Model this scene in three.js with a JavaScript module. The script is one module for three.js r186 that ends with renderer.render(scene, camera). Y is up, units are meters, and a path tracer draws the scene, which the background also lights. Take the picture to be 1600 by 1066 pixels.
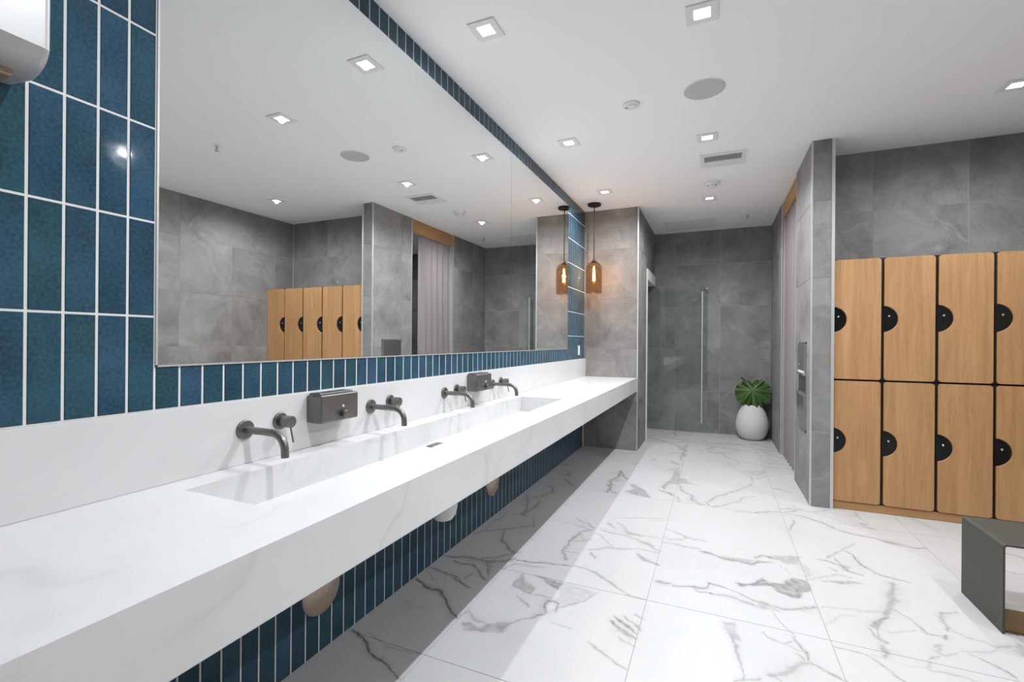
import * as THREE from 'three';
import { RoundedBoxGeometry } from 'three/addons/geometries/RoundedBoxGeometry.js';
import { mergeGeometries, toCreasedNormals } from 'three/addons/utils/BufferGeometryUtils.js';

// ---------------------------------------------------------------- camera, light, exposure
const scene = new THREE.Scene();
scene.background = new THREE.Color(0x000000);
const camera = new THREE.PerspectiveCamera(72.1, 1600 / 1066, 0.02, 60);
camera.position.set(1.511, 1.31, 0);
camera.rotation.order = 'YXZ';
camera.rotation.set(0.00026, 0.40942, 0.00741);
const renderer = new THREE.WebGLRenderer({ antialias: true });
renderer.shadowMap.enabled = true;
renderer.toneMapping = THREE.LinearToneMapping;
renderer.toneMappingExposure = 1.12;
const SPOT_CANDELA = (x, z) => x < 1 ? 3.8 : z < -6 ? 2.5 : x > 3 ? 5.0 : 7.6;   // each recessed downlight; rows are dimmed separately
const SPOT_COLOR = 0xf7fbff;
const DOWNLIGHTS = [                // x, z, label
  [0.40, -2.19, 'square recessed downlight over the wall-mounted basin, nearest of the mirror row'],
  [0.40, -3.70, 'square recessed downlight in the mirror row, between round smoke detector and mirror'],
  [0.40, -5.06, 'square recessed downlight in the mirror row, closest to the amber pendant'],
  [1.44, -2.49, 'square recessed downlight nearest the round speaker, at the top picture edge'],
  [1.44, -4.02, 'square recessed downlight between round speaker and air vent'],
  [1.44, -5.72, 'square recessed downlight beyond the white alarm, towards the plant'],
  [3.23, -3.94, 'square recessed downlight in front of the wooden lockers'],
  [1.44, -0.90, 'added square downlight, out of view overhead beside the near end of the vanity'],  // lamp added out of view, keeps the near floor lit
  [3.23, -2.40, 'square recessed downlight over the metal bench'],
  [3.20, -6.20, 'added unseen fill downlight inside the curtained changing room'],  // unseen lamp added to lift the black gap beside the curtain
  [3.23, -0.86, 'added square downlight, out of view over the floor behind the bench'],  // extra lamp added outside the view, no fitting seen there
];

// ---------------------------------------------------------------- helpers
function rng(seed) { let a = seed >>> 0; return () => { a = (a + 0x6d2b79f5) >>> 0; let t = a; t = Math.imul(t ^ (t >>> 15), t | 1); t ^= t + Math.imul(t ^ (t >>> 7), t | 61); return ((t ^ (t >>> 14)) >>> 0) / 4294967296; }; }
const taken = new Map();
function numbered(n) { const k = taken.get(n) || 0; taken.set(n, k + 1); return k ? `${n}_${String(k).padStart(3, '0')}` : n; }
function mesh(name, geo, mat, parent) {
  const m = new THREE.Mesh(geo, mat);
  m.name = parent ? name : numbered(name);
  m.castShadow = m.receiveShadow = true;
  (parent || scene).add(m);
  return m;
}
function thing(name, label, category, pos = [0, 0, 0], group) {
  const g = new THREE.Group(); g.name = numbered(name); g.position.set(...pos); scene.add(g);
  g.userData = { label, category }; if (group) g.userData.group = group;
  return g;
}
function structure(name, label, category) { const g = thing(name, label, category); g.userData.kind = 'structure'; return g; }
function box(x0, x1, y0, y1, z0, z1) { const g = new THREE.BoxGeometry(Math.abs(x1 - x0), Math.abs(y1 - y0), Math.abs(z1 - z0)); g.translate((x0 + x1) / 2, (y0 + y1) / 2, (z0 + z1) / 2); return g; }
function rbox(x0, x1, y0, y1, z0, z1, r = 0.004, s = 2) { const g = new RoundedBoxGeometry(Math.abs(x1 - x0), Math.abs(y1 - y0), Math.abs(z1 - z0), s, r); g.translate((x0 + x1) / 2, (y0 + y1) / 2, (z0 + z1) / 2); return g; }
function lathe(pts, seg = 40) { return new THREE.LatheGeometry(pts.map(p => new THREE.Vector2(p[0], p[1])), seg); }
function tube(pts, r, seg = 40, rad = 14) { return new THREE.TubeGeometry(new THREE.CatmullRomCurve3(pts.map(p => new THREE.Vector3(...p)), false, 'centripetal'), seg, r, rad, false); }
function rod(a, b, r, seg = 14) { const A = new THREE.Vector3(...a), B = new THREE.Vector3(...b); const g = new THREE.CylinderGeometry(r, r, A.distanceTo(B), seg); g.applyQuaternion(new THREE.Quaternion().setFromUnitVectors(new THREE.Vector3(0, 1, 0), B.clone().sub(A).normalize())); g.translate(...A.add(B).multiplyScalar(0.5).toArray()); return g; }
function flat(list) { return mergeGeometries(list.map(g => { const n = g.index ? g.toNonIndexed() : g; for (const k of Object.keys(n.attributes)) if (!['position', 'normal', 'uv'].includes(k)) n.deleteAttribute(k); return n; })); }

// periodic gradient noise and fbm
const PERM = (() => { const r = rng(7), p = [...Array(256).keys()]; for (let i = 255; i > 0; i--) { const j = Math.floor(r() * (i + 1)); [p[i], p[j]] = [p[j], p[i]]; } return new Uint8Array([...p, ...p]); })();
const GX = new Float32Array(256), GY = new Float32Array(256);
for (let i = 0; i < 256; i++) { GX[i] = Math.cos(i / 256 * Math.PI * 2); GY[i] = Math.sin(i / 256 * Math.PI * 2); }
function pn(x, y, px, py, s = 0) {
  let xi = Math.floor(x), yi = Math.floor(y); const fx = x - xi, fy = y - yi;
  const x0 = ((xi % px) + px) % px, x1 = (x0 + 1) % px, y0 = ((yi % py) + py) % py, y1 = (y0 + 1) % py;
  const h = (a, b) => PERM[(PERM[(a + s) & 255] + b) & 255];
  const d = (k, u, v) => GX[k] * u + GY[k] * v;
  const u = fx * fx * fx * (fx * (fx * 6 - 15) + 10), v = fy * fy * fy * (fy * (fy * 6 - 15) + 10);
  const a = d(h(x0, y0), fx, fy), b = d(h(x1, y0), fx - 1, fy), c = d(h(x0, y1), fx, fy - 1), e = d(h(x1, y1), fx - 1, fy - 1);
  return (a + (b - a) * u + (c - a) * v + (a - b - c + e) * u * v) * 1.5;
}
function fbm(x, y, p, oct, s = 0, gain = 0.5, py = p) { let t = 0, a = 1, n = 0; for (let i = 0; i < oct; i++) { t += a * pn(x, y, p, py, s + i * 17); n += a; a *= gain; x *= 2; y *= 2; p *= 2; py *= 2; } return t / n; }
const toS = v => Math.round(255 * (v <= 0.0031308 ? 12.92 * v : 1.055 * Math.pow(v, 1 / 2.4) - 0.055));
const clamp = (v, a = 0, b = 1) => Math.min(b, Math.max(a, v));
function texture(w, h, fn, color = true) {
  const d = new Uint8Array(w * h * 4);
  for (let j = 0; j < h; j++) for (let i = 0; i < w; i++) { const c = fn(i / w, j / h, i, j), o = (j * w + i) * 4; for (let k = 0; k < 3; k++) { const v = clamp(Array.isArray(c) ? c[k] : c); d[o + k] = color ? toS(v) : Math.round(v * 255); } d[o + 3] = 255; }
  const t = new THREE.DataTexture(d, w, h); t.magFilter = THREE.LinearFilter; t.minFilter = THREE.LinearMipmapLinearFilter; t.generateMipmaps = true;
  t.wrapS = t.wrapT = THREE.RepeatWrapping; if (color) t.colorSpace = THREE.SRGBColorSpace; t.needsUpdate = true; return t;
}
function mat(o) { return new THREE.MeshPhysicalMaterial(o); }
const lin = (r, g, b) => new THREE.Color().setRGB(r, g, b);

// ---------------------------------------------------------------- textures
// grey porcelain: cloudy, with pale wisps
const greyTex = texture(1024, 1024, (u, v) => {
  const wx = fbm(u * 4, v * 4, 4, 3, 3) * 0.12, wy = fbm(u * 4, v * 4, 4, 3, 9) * 0.12;
  const cloud = fbm((u + wx) * 5, (v + wy) * 5, 5, 7, 20, 0.74);
  const ridge = Math.pow(1 - Math.min(1, Math.abs(fbm((u + wy * 1.6) * 4, (v + wx * 1.6) * 4, 4, 4, 40)) * 5.5), 6);
  const gate = clamp(fbm(u * 3, v * 3, 3, 2, 60) * 2.4 - 0.1);
  const grain = pn(u * 256, v * 256, 256, 256, 80) * 0.5 + pn(u * 512, v * 512, 512, 512, 90) * 0.5;
  const k = 0.245 * (1 + cloud * 0.75 + grain * 0.24) + ridge * gate * 0.10;
  return [k * 0.985, k * 0.942, k * 0.90];
});
const greyBump = texture(512, 512, (u, v) => 0.5 + 0.35 * fbm(u * 32, v * 32, 32, 4, 5), false);
// oak veneer, grain along v; 0.66 m wide, 2 m tall
const woodTex = texture(1024, 1024, (u, v) => {
  const w = fbm(u * 6, v * 3, 6, 3, 11, 0.5, 3) * 0.05;
  const broad = fbm((u + w) * 10, v * 2, 10, 3, 21, 0.55, 2);
  const fine = fbm((u + w) * 60, v * 5, 60, 3, 31, 0.6, 5);
  const pore = Math.max(0, fbm((u + w * 0.5) * 200, v * 24, 200, 2, 41, 0.5, 24) - 0.28);
  const k = 1 + broad * 0.22 + fine * 0.16 - pore * 0.7;
  return [0.455 * k, 0.243 * k * (1 + broad * 0.05), 0.104 * k * (1 + broad * 0.12)];
});
// glazed blue tile
const glazeTex = texture(256, 256, (u, v) => { const k = 0.8 + fbm(u * 3, v * 3, 3, 4, 13) * 0.35 + pn(u * 64, v * 64, 64, 64, 3) * 0.22; return [k, k, k]; });
const glazeBump = texture(256, 256, (u, v) => 0.5 + 0.4 * fbm(u * 4, v * 4, 4, 3, 33), false);
// quartz counter with faint veins
const quartzTex = texture(1024, 1024, (u, v) => {
  const wx = fbm(u * 3, v * 3, 3, 4, 8) * 0.25, wy = fbm(u * 3, v * 3, 3, 4, 18) * 0.25;
  const r = Math.pow(1 - Math.min(1, Math.abs(pn((u + wx) * 2, (v + wy) * 3, 2, 3, 28)) * 7), 5), g = clamp(fbm(u * 3, v * 3, 3, 3, 38) * 1.8 + 0.25);
  const k = 0.645 + fbm(u * 4, v * 4, 4, 4, 48) * 0.035 - r * g * 0.16;
  return [k, k * 0.998, k * 0.992];
});
const blackTex = texture(256, 256, (u, v) => { const s = pn(u * 40, v * 40, 40, 40, 2) > 0.62 ? 0.16 : 0; const k = 0.006 + s * Math.max(0, pn(u * 90, v * 90, 90, 90, 6)); return [k, k, k * 0.95]; });
const weaveBump = texture(128, 128, (u, v) => 0.5 + 0.25 * Math.sin(u * Math.PI * 64) + 0.25 * Math.sin(v * Math.PI * 64), false);

// marble floor print: vein paths in centimetres [strength, half width in mm (0 = filled patch), x, depth, x, depth ...]
const VEINS = [
  [80,6,1,165,6,163,12,162,16,160,19,157,24,155,30,153,34,151,39,149],
  [25,4,8,166,17,166,24,164,33,165,39,166],
  [80,7,1,215,8,212,14,210,21,210,26,206,32,199,38,193],
  [60,6,17,225,23,223,31,218],
  [15,12,6,196,13,191,20,192],
  [60,7,1,246,10,249,18,251,27,250,35,252,41,261],
  [40,6,16,247,21,251,30,258,40,269],
  [60,5,8,243,15,241,21,241,27,239,32,233,37,230],
  [50,4,28,249,32,243,37,233],
  [65,6,1,229,8,229,14,227,20,226,26,222],
  [50,5,24,227,27,233],
  [30,3,1,225,10,219,14,225],
  [65,5,43,259,54,261,63,263,73,264],
  [50,4,73,264,84,264,96,258,104,253,111,246],
  [30,3,42,248,44,254,50,255,59,257],
  [45,0,53,245,52,236,53,229,64,229,64,233,56,238],
  [50,0,60,245,68,245,77,244,76,236,68,240],
  [18,0,77,244,96,243,89,235,84,224,79,225,77,233],
  [50,4,58,223,63,218,68,215],
  [30,4,65,229,70,228,75,227],
  [60,5,73,219,74,224,77,224,80,223,80,217],
  [45,3,76,215,85,223,88,230,95,242],
  [50,7,73,208,76,215,73,219],
  [40,3,65,202,73,208],
  [45,0,44,191,49,187,53,188,62,193,65,201,60,198,55,194,52,190,47,193],
  [35,5,39,195,42,200,48,196,54,194],
  [55,8,107,222,112,216,120,211],
  [60,5,109,226,114,220,120,215],
  [45,4,112,228,116,224,120,219],
  [40,3,116,230,120,227],
  [30,5,113,210,117,207,120,206],
  [40,3,101,201,107,197,113,192,119,190],
  [25,3,80,209,85,209,92,208],
  [50,5,80,286,85,281],
  [40,4,66,281,70,271],
  [65,5,1,283,5,287,18,297,33,310],
  [35,4,6,289,5,304,5,325],
  [55,6,19,294,22,287,24,279,30,273,37,267],
  [55,6,20,248,25,248,31,249,34,253,40,257],
  [40,4,30,252,33,261,37,266],
  [40,4,32,248,34,241],
  [50,7,3,370,13,354,19,332,20,339,22,352,18,363],
  [50,8,11,367,18,374,21,386,16,403,11,405],
  [50,12,17,332,20,329],
  [40,4,26,329,33,316,36,308],
  [50,8,5,484,10,478],
  [50,9,12,457,17,454,21,444,13,447],
  [55,9,20,431,26,421,31,413],
  [45,4,57,338,67,332,74,325],
  [50,5,60,325,68,324,74,322],
  [50,6,74,322,67,314,64,306,64,297,65,287,66,280,69,272],
  [40,4,65,298,68,299,74,304,75,307],
  [40,3,64,313,71,305],
  [40,4,66,282,73,282],
  [40,4,40,245,43,253,53,256,62,256],
  [55,9,66,407,62,442,64,452,64,481,68,465,75,452],
  [50,7,60,432,67,415,73,408],
  [40,6,66,444,71,450],
  [30,5,57,468,64,476],
  [35,6,67,510,76,520],
  [35,5,46,557,71,565],
  [45,0,78,418,86,424,79,439,82,442,94,426,102,409,97,408,85,412],
  [50,8,106,433,112,428,119,422],
  [30,5,92,552,86,533],
  [30,10,79,340,84,337,88,331],
  [30,5,86,343,93,336,97,326],
  [30,0,93,333,108,324,96,323],
  [40,5,79,325,94,322,106,316,115,312,120,308],
  [45,6,106,316,112,315,118,309],
  [40,3,78,318,85,309,93,301],
  [40,5,78,289,84,293,88,299,98,300,107,305,118,305],
  [50,4,80,287,85,281],
  [45,4,107,297,113,292,120,288],
  [35,4,83,350,100,359,120,367],
  [30,3,108,355,119,362],
  [55,7,143,317,149,315,157,313,164,312,170,311,172,310,176,318,183,320],
  [30,0,154,314,164,314,170,312,172,308,176,316,184,319,180,320,173,317],
  [50,5,174,322,180,327,186,326],
  [35,0,185,329,198,334,198,323,190,322],
  [30,2,186,318,192,306],
  [50,6,120,266,129,269],
  [50,5,130,267,140,270,144,270,149,271,150,277,155,277,158,275],
  [45,5,141,268,143,265,150,267],
  [60,8,150,267,151,266],
  [40,8,152,266,157,266,162,264,168,263,172,262],
  [50,4,158,275,164,271,169,267,174,267,179,266,185,267,191,269],
  [30,0,173,267,178,266,181,264,173,261],
  [45,7,190,269,198,273],
  [55,0,162,283,170,285,172,291,175,296,178,292,185,292,187,295,192,303,198,302,197,291,194,287,191,279,187,279,182,282,180,287,171,284,164,280],
  [40,3,110,248,113,246,120,245],
  [50,5,107,296,114,290,120,287],
  [40,2,178,262,181,250,184,242],
  [35,0,156,241,160,242,160,235,161,230,158,230],
  [45,4,158,232,160,225,161,214,162,204],
  [35,3,172,240,176,235,179,234,184,232,187,234],
  [40,2,179,234,182,239],
  [45,5,183,242,185,237,187,233,188,227],
  [40,4,183,229,186,226],
  [35,10,172,210,178,215,183,221,189,225],
  [35,5,159,201,164,205,168,207],
  [40,3,173,210,175,208],
  [45,3,188,225,191,224,193,221,198,219],
  [20,16,198,323,200,318,201,311],
  [30,5,214,338,221,352],
  [20,4,199,259,203,267,208,271,214,273],
  [55,5,197,415,205,414,216,411,224,403,231,394,239,390,248,388,258,382,264,380,269,378,276,381],
  [40,8,253,385,265,382],
  [50,6,198,423,207,430,210,425,201,418],
  [35,6,208,437,214,430,221,427,230,433,236,440],
  [30,4,220,427,228,422,236,414,242,405],
  [25,7,241,428,251,429],
  [40,4,251,440,252,430,254,418],
  [30,0,246,415,253,415,249,408],
  [40,5,251,408,256,404],
  [45,5,199,379,202,387,206,395,206,402],
  [30,4,215,338,221,351,228,361,236,372],
  [50,4,226,355,230,352,230,343,230,336,235,332,240,327,244,324,248,322],
  [55,4,208,334,214,334,220,331,223,324,230,322],
  [30,0,219,331,223,331,223,324,220,325],
  [40,5,213,325,217,322],
  [40,3,219,341,220,331],
  [40,0,206,306,212,308,220,310,225,310,214,305],
  [25,5,200,304,207,312,215,317,223,315],
  [40,13,240,318,240,313,237,304,233,291,230,284,225,277],
  [50,10,225,277,221,271,218,266],
  [50,0,217,266,219,269,223,271,221,266,220,264],
  [45,3,217,263,218,258,220,255,221,253],
  [40,3,220,263,220,258,222,254,221,252],
  [40,8,219,251,219,246,217,242],
  [40,3,233,288,236,281,238,275,240,270,245,270],
  [20,3,225,264,233,267,236,271],
  [35,5,261,298,254,293,251,283,251,278],
  [50,0,251,280,252,278,249,275],
  [50,5,247,271,246,267],
  [30,4,239,259,243,262,239,256,241,254,245,257],
  [35,3,231,246,236,250,239,253],
  [25,4,231,241,233,246],
  [30,3,252,276,256,273,261,272,263,269,268,271,275,276],
  [25,4,248,259,255,263,262,268],
  [50,3,250,259,254,256,258,252,260,249,261,247],
  [30,10,274,276,271,266],
  [40,3,199,241,204,241,208,240,213,236,216,231,219,228],
  [20,2,208,240,216,241,224,240,231,241],
  [30,3,231,240,238,240,245,240],
  [40,3,191,225,194,221,197,219],
  [20,4,201,274,211,279,222,280,227,283],
  [50,9,108,625,114,611,119,601],
  [40,10,117,639,117,582,116,554],
  [30,7,104,587,117,591],
  [45,11,108,542,116,531],
  [40,7,107,506,115,510,117,520],
  [35,0,114,505,119,507,119,482,126,477,130,466,138,463,122,463,113,456,113,475],
  [45,10,112,464,110,445,111,438],
  [50,7,106,433,113,429,119,423],
  [40,8,120,456,127,436,132,429,134,418,140,409,144,408],
  [35,6,123,422,124,408],
  [40,6,149,405,146,415,150,428,157,443,168,458,172,466],
  [30,5,172,465,181,481,185,497,183,516,176,527],
  [40,4,151,406,158,413,167,427,174,442,182,450],
  [40,7,177,528,184,533,199,545],
  [40,7,182,528,190,525,198,538],
  [30,5,185,505,198,521],
  [50,4,167,405,173,405,179,405,189,414,198,417],
  [45,8,142,631,145,619,150,641,164,638,183,634,197,628],
  [45,7,144,612,150,603,164,616,178,626],
  [35,5,132,690,142,665,147,640],
  [35,6,161,720,182,714,195,701],
  [25,5,157,565,165,547,174,533],
  [30,5,164,566,170,549],
  [35,4,176,577,190,571,198,567],
  [40,6,198,587,208,579,224,582],
  [45,5,199,558,213,563],
  [35,7,199,678,210,669,217,660],
  [45,4,198,482,207,479,215,472],
  [35,3,198,439,205,434,211,428],
  [50,4,121,345,128,341,133,335,142,335,146,334],
  [40,3,120,330,125,327,131,331,134,334],
  [30,7,121,320,128,321,136,321,142,320]
];
function marble(size, x0, d0, metres, extra) {
  const f = new Float32Array(size * size), k = size / metres;
  const warp = new Float32Array(size * size * 2);
  for (let j = 0; j < size; j++) for (let i = 0; i < size; i++) {
    const x = i / k, y = j / k, o = (j * size + i) * 2;
    warp[o] = 0.020 * pn(x * 7, y * 7, 256, 256, 1) + 0.007 * pn(x * 24, y * 24, 256, 256, 2) + 0.0016 * pn(x * 70, y * 70, 512, 512, 3);
    warp[o + 1] = 0.020 * pn(x * 7, y * 7, 256, 256, 4) + 0.007 * pn(x * 24, y * 24, 256, 256, 5) + 0.0016 * pn(x * 70, y * 70, 512, 512, 6);
  }
  const put = (i, j, v) => { const o = j * size + i; if (v > f[o]) f[o] = v; };
  for (const V of extra) {
    const amp = V[0] / 100, hw = Math.max(V[1] / 800, 0.0026), P = [];
    for (let i = 2; i < V.length; i += 2) P.push([V[i] / 100 - x0, V[i + 1] / 100 - d0]);
    if (V[1] === 0) {
      let a = 1e9, b = -1e9, c = 1e9, d = -1e9; for (const p of P) { a = Math.min(a, p[0]); b = Math.max(b, p[0]); c = Math.min(c, p[1]); d = Math.max(d, p[1]); }
      for (let j = Math.max(0, Math.floor((c - 0.04) * k)); j < Math.min(size, (d + 0.04) * k); j++) for (let i = Math.max(0, Math.floor((a - 0.04) * k)); i < Math.min(size, (b + 0.04) * k); i++) {
        const o = (j * size + i) * 2, x = i / k + warp[o], y = j / k + warp[o + 1];
        let inside = false, dm = 1e9;
        for (let s = 0, t = P.length - 1; s < P.length; t = s++) {
          const [ax, ay] = P[s], [bx, by] = P[t];
          if ((ay > y) !== (by > y) && x < (bx - ax) * (y - ay) / (by - ay) + ax) inside = !inside;
          const l = (bx - ax) ** 2 + (by - ay) ** 2 || 1e-9, q = clamp(((x - ax) * (bx - ax) + (y - ay) * (by - ay)) / l); dm = Math.min(dm, Math.hypot(x - ax - q * (bx - ax), y - ay - q * (by - ay)));
        }
        const e = inside ? 1 : Math.exp(-dm / 0.006);
        put(i, j, amp * e * (0.78 + 0.4 * pn(x * 30, y * 30, 256, 256, 7)));
      }
      continue;
    }
    for (let s = 0; s + 1 < P.length; s++) {
      const [ax, ay] = P[s], [bx, by] = P[s + 1], m = hw * 5 + 0.04, l = (bx - ax) ** 2 + (by - ay) ** 2 || 1e-9;
      for (let j = Math.max(0, Math.floor((Math.min(ay, by) - m) * k)); j < Math.min(size, (Math.max(ay, by) + m) * k); j++) for (let i = Math.max(0, Math.floor((Math.min(ax, bx) - m) * k)); i < Math.min(size, (Math.max(ax, bx) + m) * k); i++) {
        const o = (j * size + i) * 2, x = i / k + warp[o], y = j / k + warp[o + 1], q = clamp(((x - ax) * (bx - ax) + (y - ay) * (by - ay)) / l);
        const d = Math.hypot(x - ax - q * (bx - ax), y - ay - q * (by - ay)), t = (s + q) / (P.length - 1), w = hw * (0.55 + 0.45 * Math.sin(Math.PI * clamp(t * 0.9 + 0.05))) * (1 + 0.5 * pn(x * 18, y * 18, 256, 256, 8));
        const e = Math.exp(-((d / w) ** 2)) + 0.28 * Math.exp(-((d / (w * 3.2)) ** 2));
        if (e > 0.02) put(i, j, amp * Math.min(1, e) * (0.85 + 0.35 * pn(x * 45, y * 45, 256, 256, 9)));
      }
    }
  }
  return texture(size, size, (u, v, i, j) => {
    const x = i / k, y = j / k, c = f[j * size + i], cloud = fbm(x * 1.3, y * 1.3, 256, 4, 12, 0.55), g = clamp(fbm(x * 2.2, y * 2.2, 256, 4, 55, 0.6) * 1.2 - 0.15) * 0.10;
    const b = (0.545 + cloud * 0.03) * (1 - g), t = clamp(c * 1.4);
    return [b + (0.17 - b) * t, b * 0.998 + (0.169 - b * 0.998) * t, b * 0.992 + (0.168 - b * 0.992) * t];
  });
}
function wild(seed, x0, x1, d0, d1, n) {   // veins for slabs the photograph does not show clearly
  const r = rng(seed), out = [];
  for (let i = 0; i < n; i++) { let x = x0 + r() * (x1 - x0), d = d0 + r() * (d1 - d0), a = -0.9 + r() * 0.7; const V = [20 + r() * 28, 3 + r() * 7]; for (let s = 0; s < 5 + r() * 6; s++) { V.push(x * 100, d * 100); a += (r() - 0.5) * 0.9; x += Math.cos(a) * 0.13; d += Math.sin(a) * 0.13; } out.push(V); }
  return out;
}
const FLOOR = 4.08;
const floorNear = marble(2048, 0, 0, FLOOR, [...VEINS, ...wild(3, 0, 4, 0, 1.3, 16), ...wild(5, 2.8, 4, 1.3, 4, 16)]);
const floorFar = marble(1024, 0, FLOOR, FLOOR, [...VEINS, ...wild(9, 0, 4, 6.7, 8, 10), ...wild(19, 0.4, 2.2, 6.4, 7.4, 12), ...wild(15, 2.2, 4, 4.1, 7, 12)]);

// ---------------------------------------------------------------- materials
const M = {
  paint: mat({ color: lin(0.90, 0.90, 0.90), roughness: 0.9 }),
  plaster: mat({ color: lin(0.62, 0.62, 0.61), roughness: 0.9 }),
  grout: mat({ color: lin(0.74, 0.73, 0.71), roughness: 0.9 }),
  greyGrout: mat({ color: lin(0.44, 0.43, 0.415), roughness: 0.9 }),
  floorGrout: mat({ color: lin(0.36, 0.36, 0.355), roughness: 0.9 }),
  floorNear: mat({ map: floorNear, roughness: 0.34, specularIntensity: 0.8 }),
  floorFar: mat({ map: floorFar, roughness: 0.34, specularIntensity: 0.8 }),
  wood: mat({ map: woodTex, roughness: 0.5 }),
  quartz: mat({ map: quartzTex, roughness: 0.28 }),
  alu: mat({ color: lin(0.62, 0.615, 0.60), roughness: 0.38, metalness: 0.55 }),
  steel: mat({ color: lin(0.50, 0.50, 0.49), roughness: 0.28, metalness: 0.95 }),
  chrome: mat({ color: lin(0.78, 0.78, 0.77), roughness: 0.16, metalness: 1 }),
  gun: mat({ color: lin(0.19, 0.186, 0.182), roughness: 0.34, metalness: 0.8 }),
  mirror: mat({ color: lin(0.90, 0.915, 0.91), roughness: 0.0, metalness: 1 }),
  black: mat({ color: lin(0.008, 0.008, 0.008), roughness: 0.45 }),
  blackGloss: mat({ map: blackTex, roughness: 0.22 }),
  blackMetal: mat({ color: lin(0.018, 0.018, 0.018), roughness: 0.45, metalness: 0.3 }),
  white: mat({ color: lin(0.78, 0.78, 0.77), roughness: 0.45 }),
  warmPlastic: mat({ color: lin(0.30, 0.205, 0.14), roughness: 0.22, metalness: 0.25 }),
  speaker: mat({ color: lin(0.52, 0.52, 0.52), roughness: 0.8 }),
  greyGrille: mat({ color: lin(0.36, 0.36, 0.36), roughness: 0.8 }),
  bench: mat({ color: lin(0.050, 0.051, 0.040), roughness: 0.6, metalness: 0 }),
  shadedWood: mat({ map: woodTex, color: lin(0.42, 0.46, 0.5), roughness: 0.6 }),  // oak print darkened, puts the shade under the bench seat into the colour
  curtain: mat({ color: lin(0.25, 0.218, 0.222), roughness: 0.95, bumpMap: weaveBump, bumpScale: 0.0006 }),
  glassDoor: mat({ color: lin(0.93, 0.965, 0.945), roughness: 0.0, transmission: 1, thickness: 0, ior: 1.52 }),
  amber: mat({ color: lin(0.70, 0.56, 0.42), roughness: 0.02, transmission: 1, thickness: 0, ior: 1.5 }),
  clear: mat({ color: lin(0.95, 0.9, 0.8), roughness: 0.02, transmission: 1, thickness: 0, ior: 1.45 }),
  filament: mat({ color: lin(0.9, 0.6, 0.2), emissive: lin(1, 0.62, 0.22), emissiveIntensity: 14, roughness: 0.5 }),
  glow: mat({ color: lin(0.9, 0.9, 0.9), emissive: lin(1, 0.98, 0.95), emissiveIntensity: 4, roughness: 0.5 }),
  pot: mat({ color: lin(0.62, 0.605, 0.58), roughness: 0.85, bumpMap: greyBump, bumpScale: 0.004 }),
  soil: mat({ color: lin(0.03, 0.022, 0.015), roughness: 1 }),
  leaf: mat({ color: lin(0.032, 0.088, 0.008), roughness: 0.36, side: THREE.DoubleSide }),
  rib: mat({ color: lin(0.085, 0.17, 0.03), roughness: 0.5 }),
};
const GREYS = [1, 0.93, 1.07, 0.97, 1.03].map(k => mat({ map: greyTex, color: lin(k * 0.93, k * 0.93, k * 0.93), roughness: 0.62, bumpMap: greyBump, bumpScale: 0.0008 }));
const BLUES = [[0.038, 0.094, 0.143], [0.035, 0.096, 0.135], [0.033, 0.085, 0.130], [0.039, 0.096, 0.155], [0.034, 0.095, 0.128]].map(c => mat({ color: lin(...c), map: glazeTex, roughness: 0.07, specularIntensity: 0.45, bumpMap: glazeBump, bumpScale: 0.0007 }));

// ---------------------------------------------------------------- tiles
function tileGeo(w, h, d, c, uvScale, ou = 0, ov = 0) {           // front face towards +z with chamfered rim, centred
  const a = w / 2, b = h / 2, P = [], U = [], quad = (p, q, r, s) => { for (const v of [p, q, r, p, r, s]) { P.push(...v); U.push(v[0] / uvScale + ou, v[1] / uvScale + ov); } };
  const i = [[-a + c, -b + c, d], [a - c, -b + c, d], [a - c, b - c, d], [-a + c, b - c, d]], m = [[-a, -b, d - c], [a, -b, d - c], [a, b, d - c], [-a, b, d - c]], k = [[-a, -b, 0], [a, -b, 0], [a, b, 0], [-a, b, 0]];
  quad(...i);
  for (let s = 0; s < 4; s++) { const t = (s + 1) % 4; quad(m[s], m[t], i[t], i[s]); quad(k[s], k[t], m[t], m[s]); }
  const g = new THREE.BufferGeometry(); g.setAttribute('position', new THREE.Float32BufferAttribute(P, 3)); g.setAttribute('uv', new THREE.Float32BufferAttribute(U, 2)); g.computeVertexNormals(); return g;
}
const tr = rng(21);
const TURN = { 'z+': 0, 'x+': Math.PI / 2, 'x-': -Math.PI / 2, 'z-': Math.PI };
// grey wall tiles on a plane: at = plane coordinate of the tile faces; hs, vs = joint positions along the wall and up it
function greyField(parent, facing, at, hs, vs) {
  const J = 0.0032, T = 0.0025;
  for (let i = 0; i + 1 < hs.length; i++) for (let j = 0; j + 1 < vs.length; j++) {
    const w = Math.abs(hs[i + 1] - hs[i]) - J, h = vs[j + 1] - vs[j] - J; if (w < 0.004 || h < 0.004) continue;
    const t = mesh('wall_tile', tileGeo(w, h, T, 0.0008, 2.44, tr(), tr()), GREYS[Math.floor(tr() * GREYS.length)], parent);
    const c = (hs[i] + hs[i + 1]) / 2, y = (vs[j] + vs[j + 1]) / 2, s = facing[1] === '+' ? -T : T;
    t.position.set(facing[0] === 'z' ? c : at + s, y, facing[0] === 'z' ? at + s : c); t.rotation.y = TURN[facing];
  }
}
const ROWS = [0, 0.608, 1.222, 1.836, 2.449, 2.94], H = 2.94, B = 0.010, T = 0.11;

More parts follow.
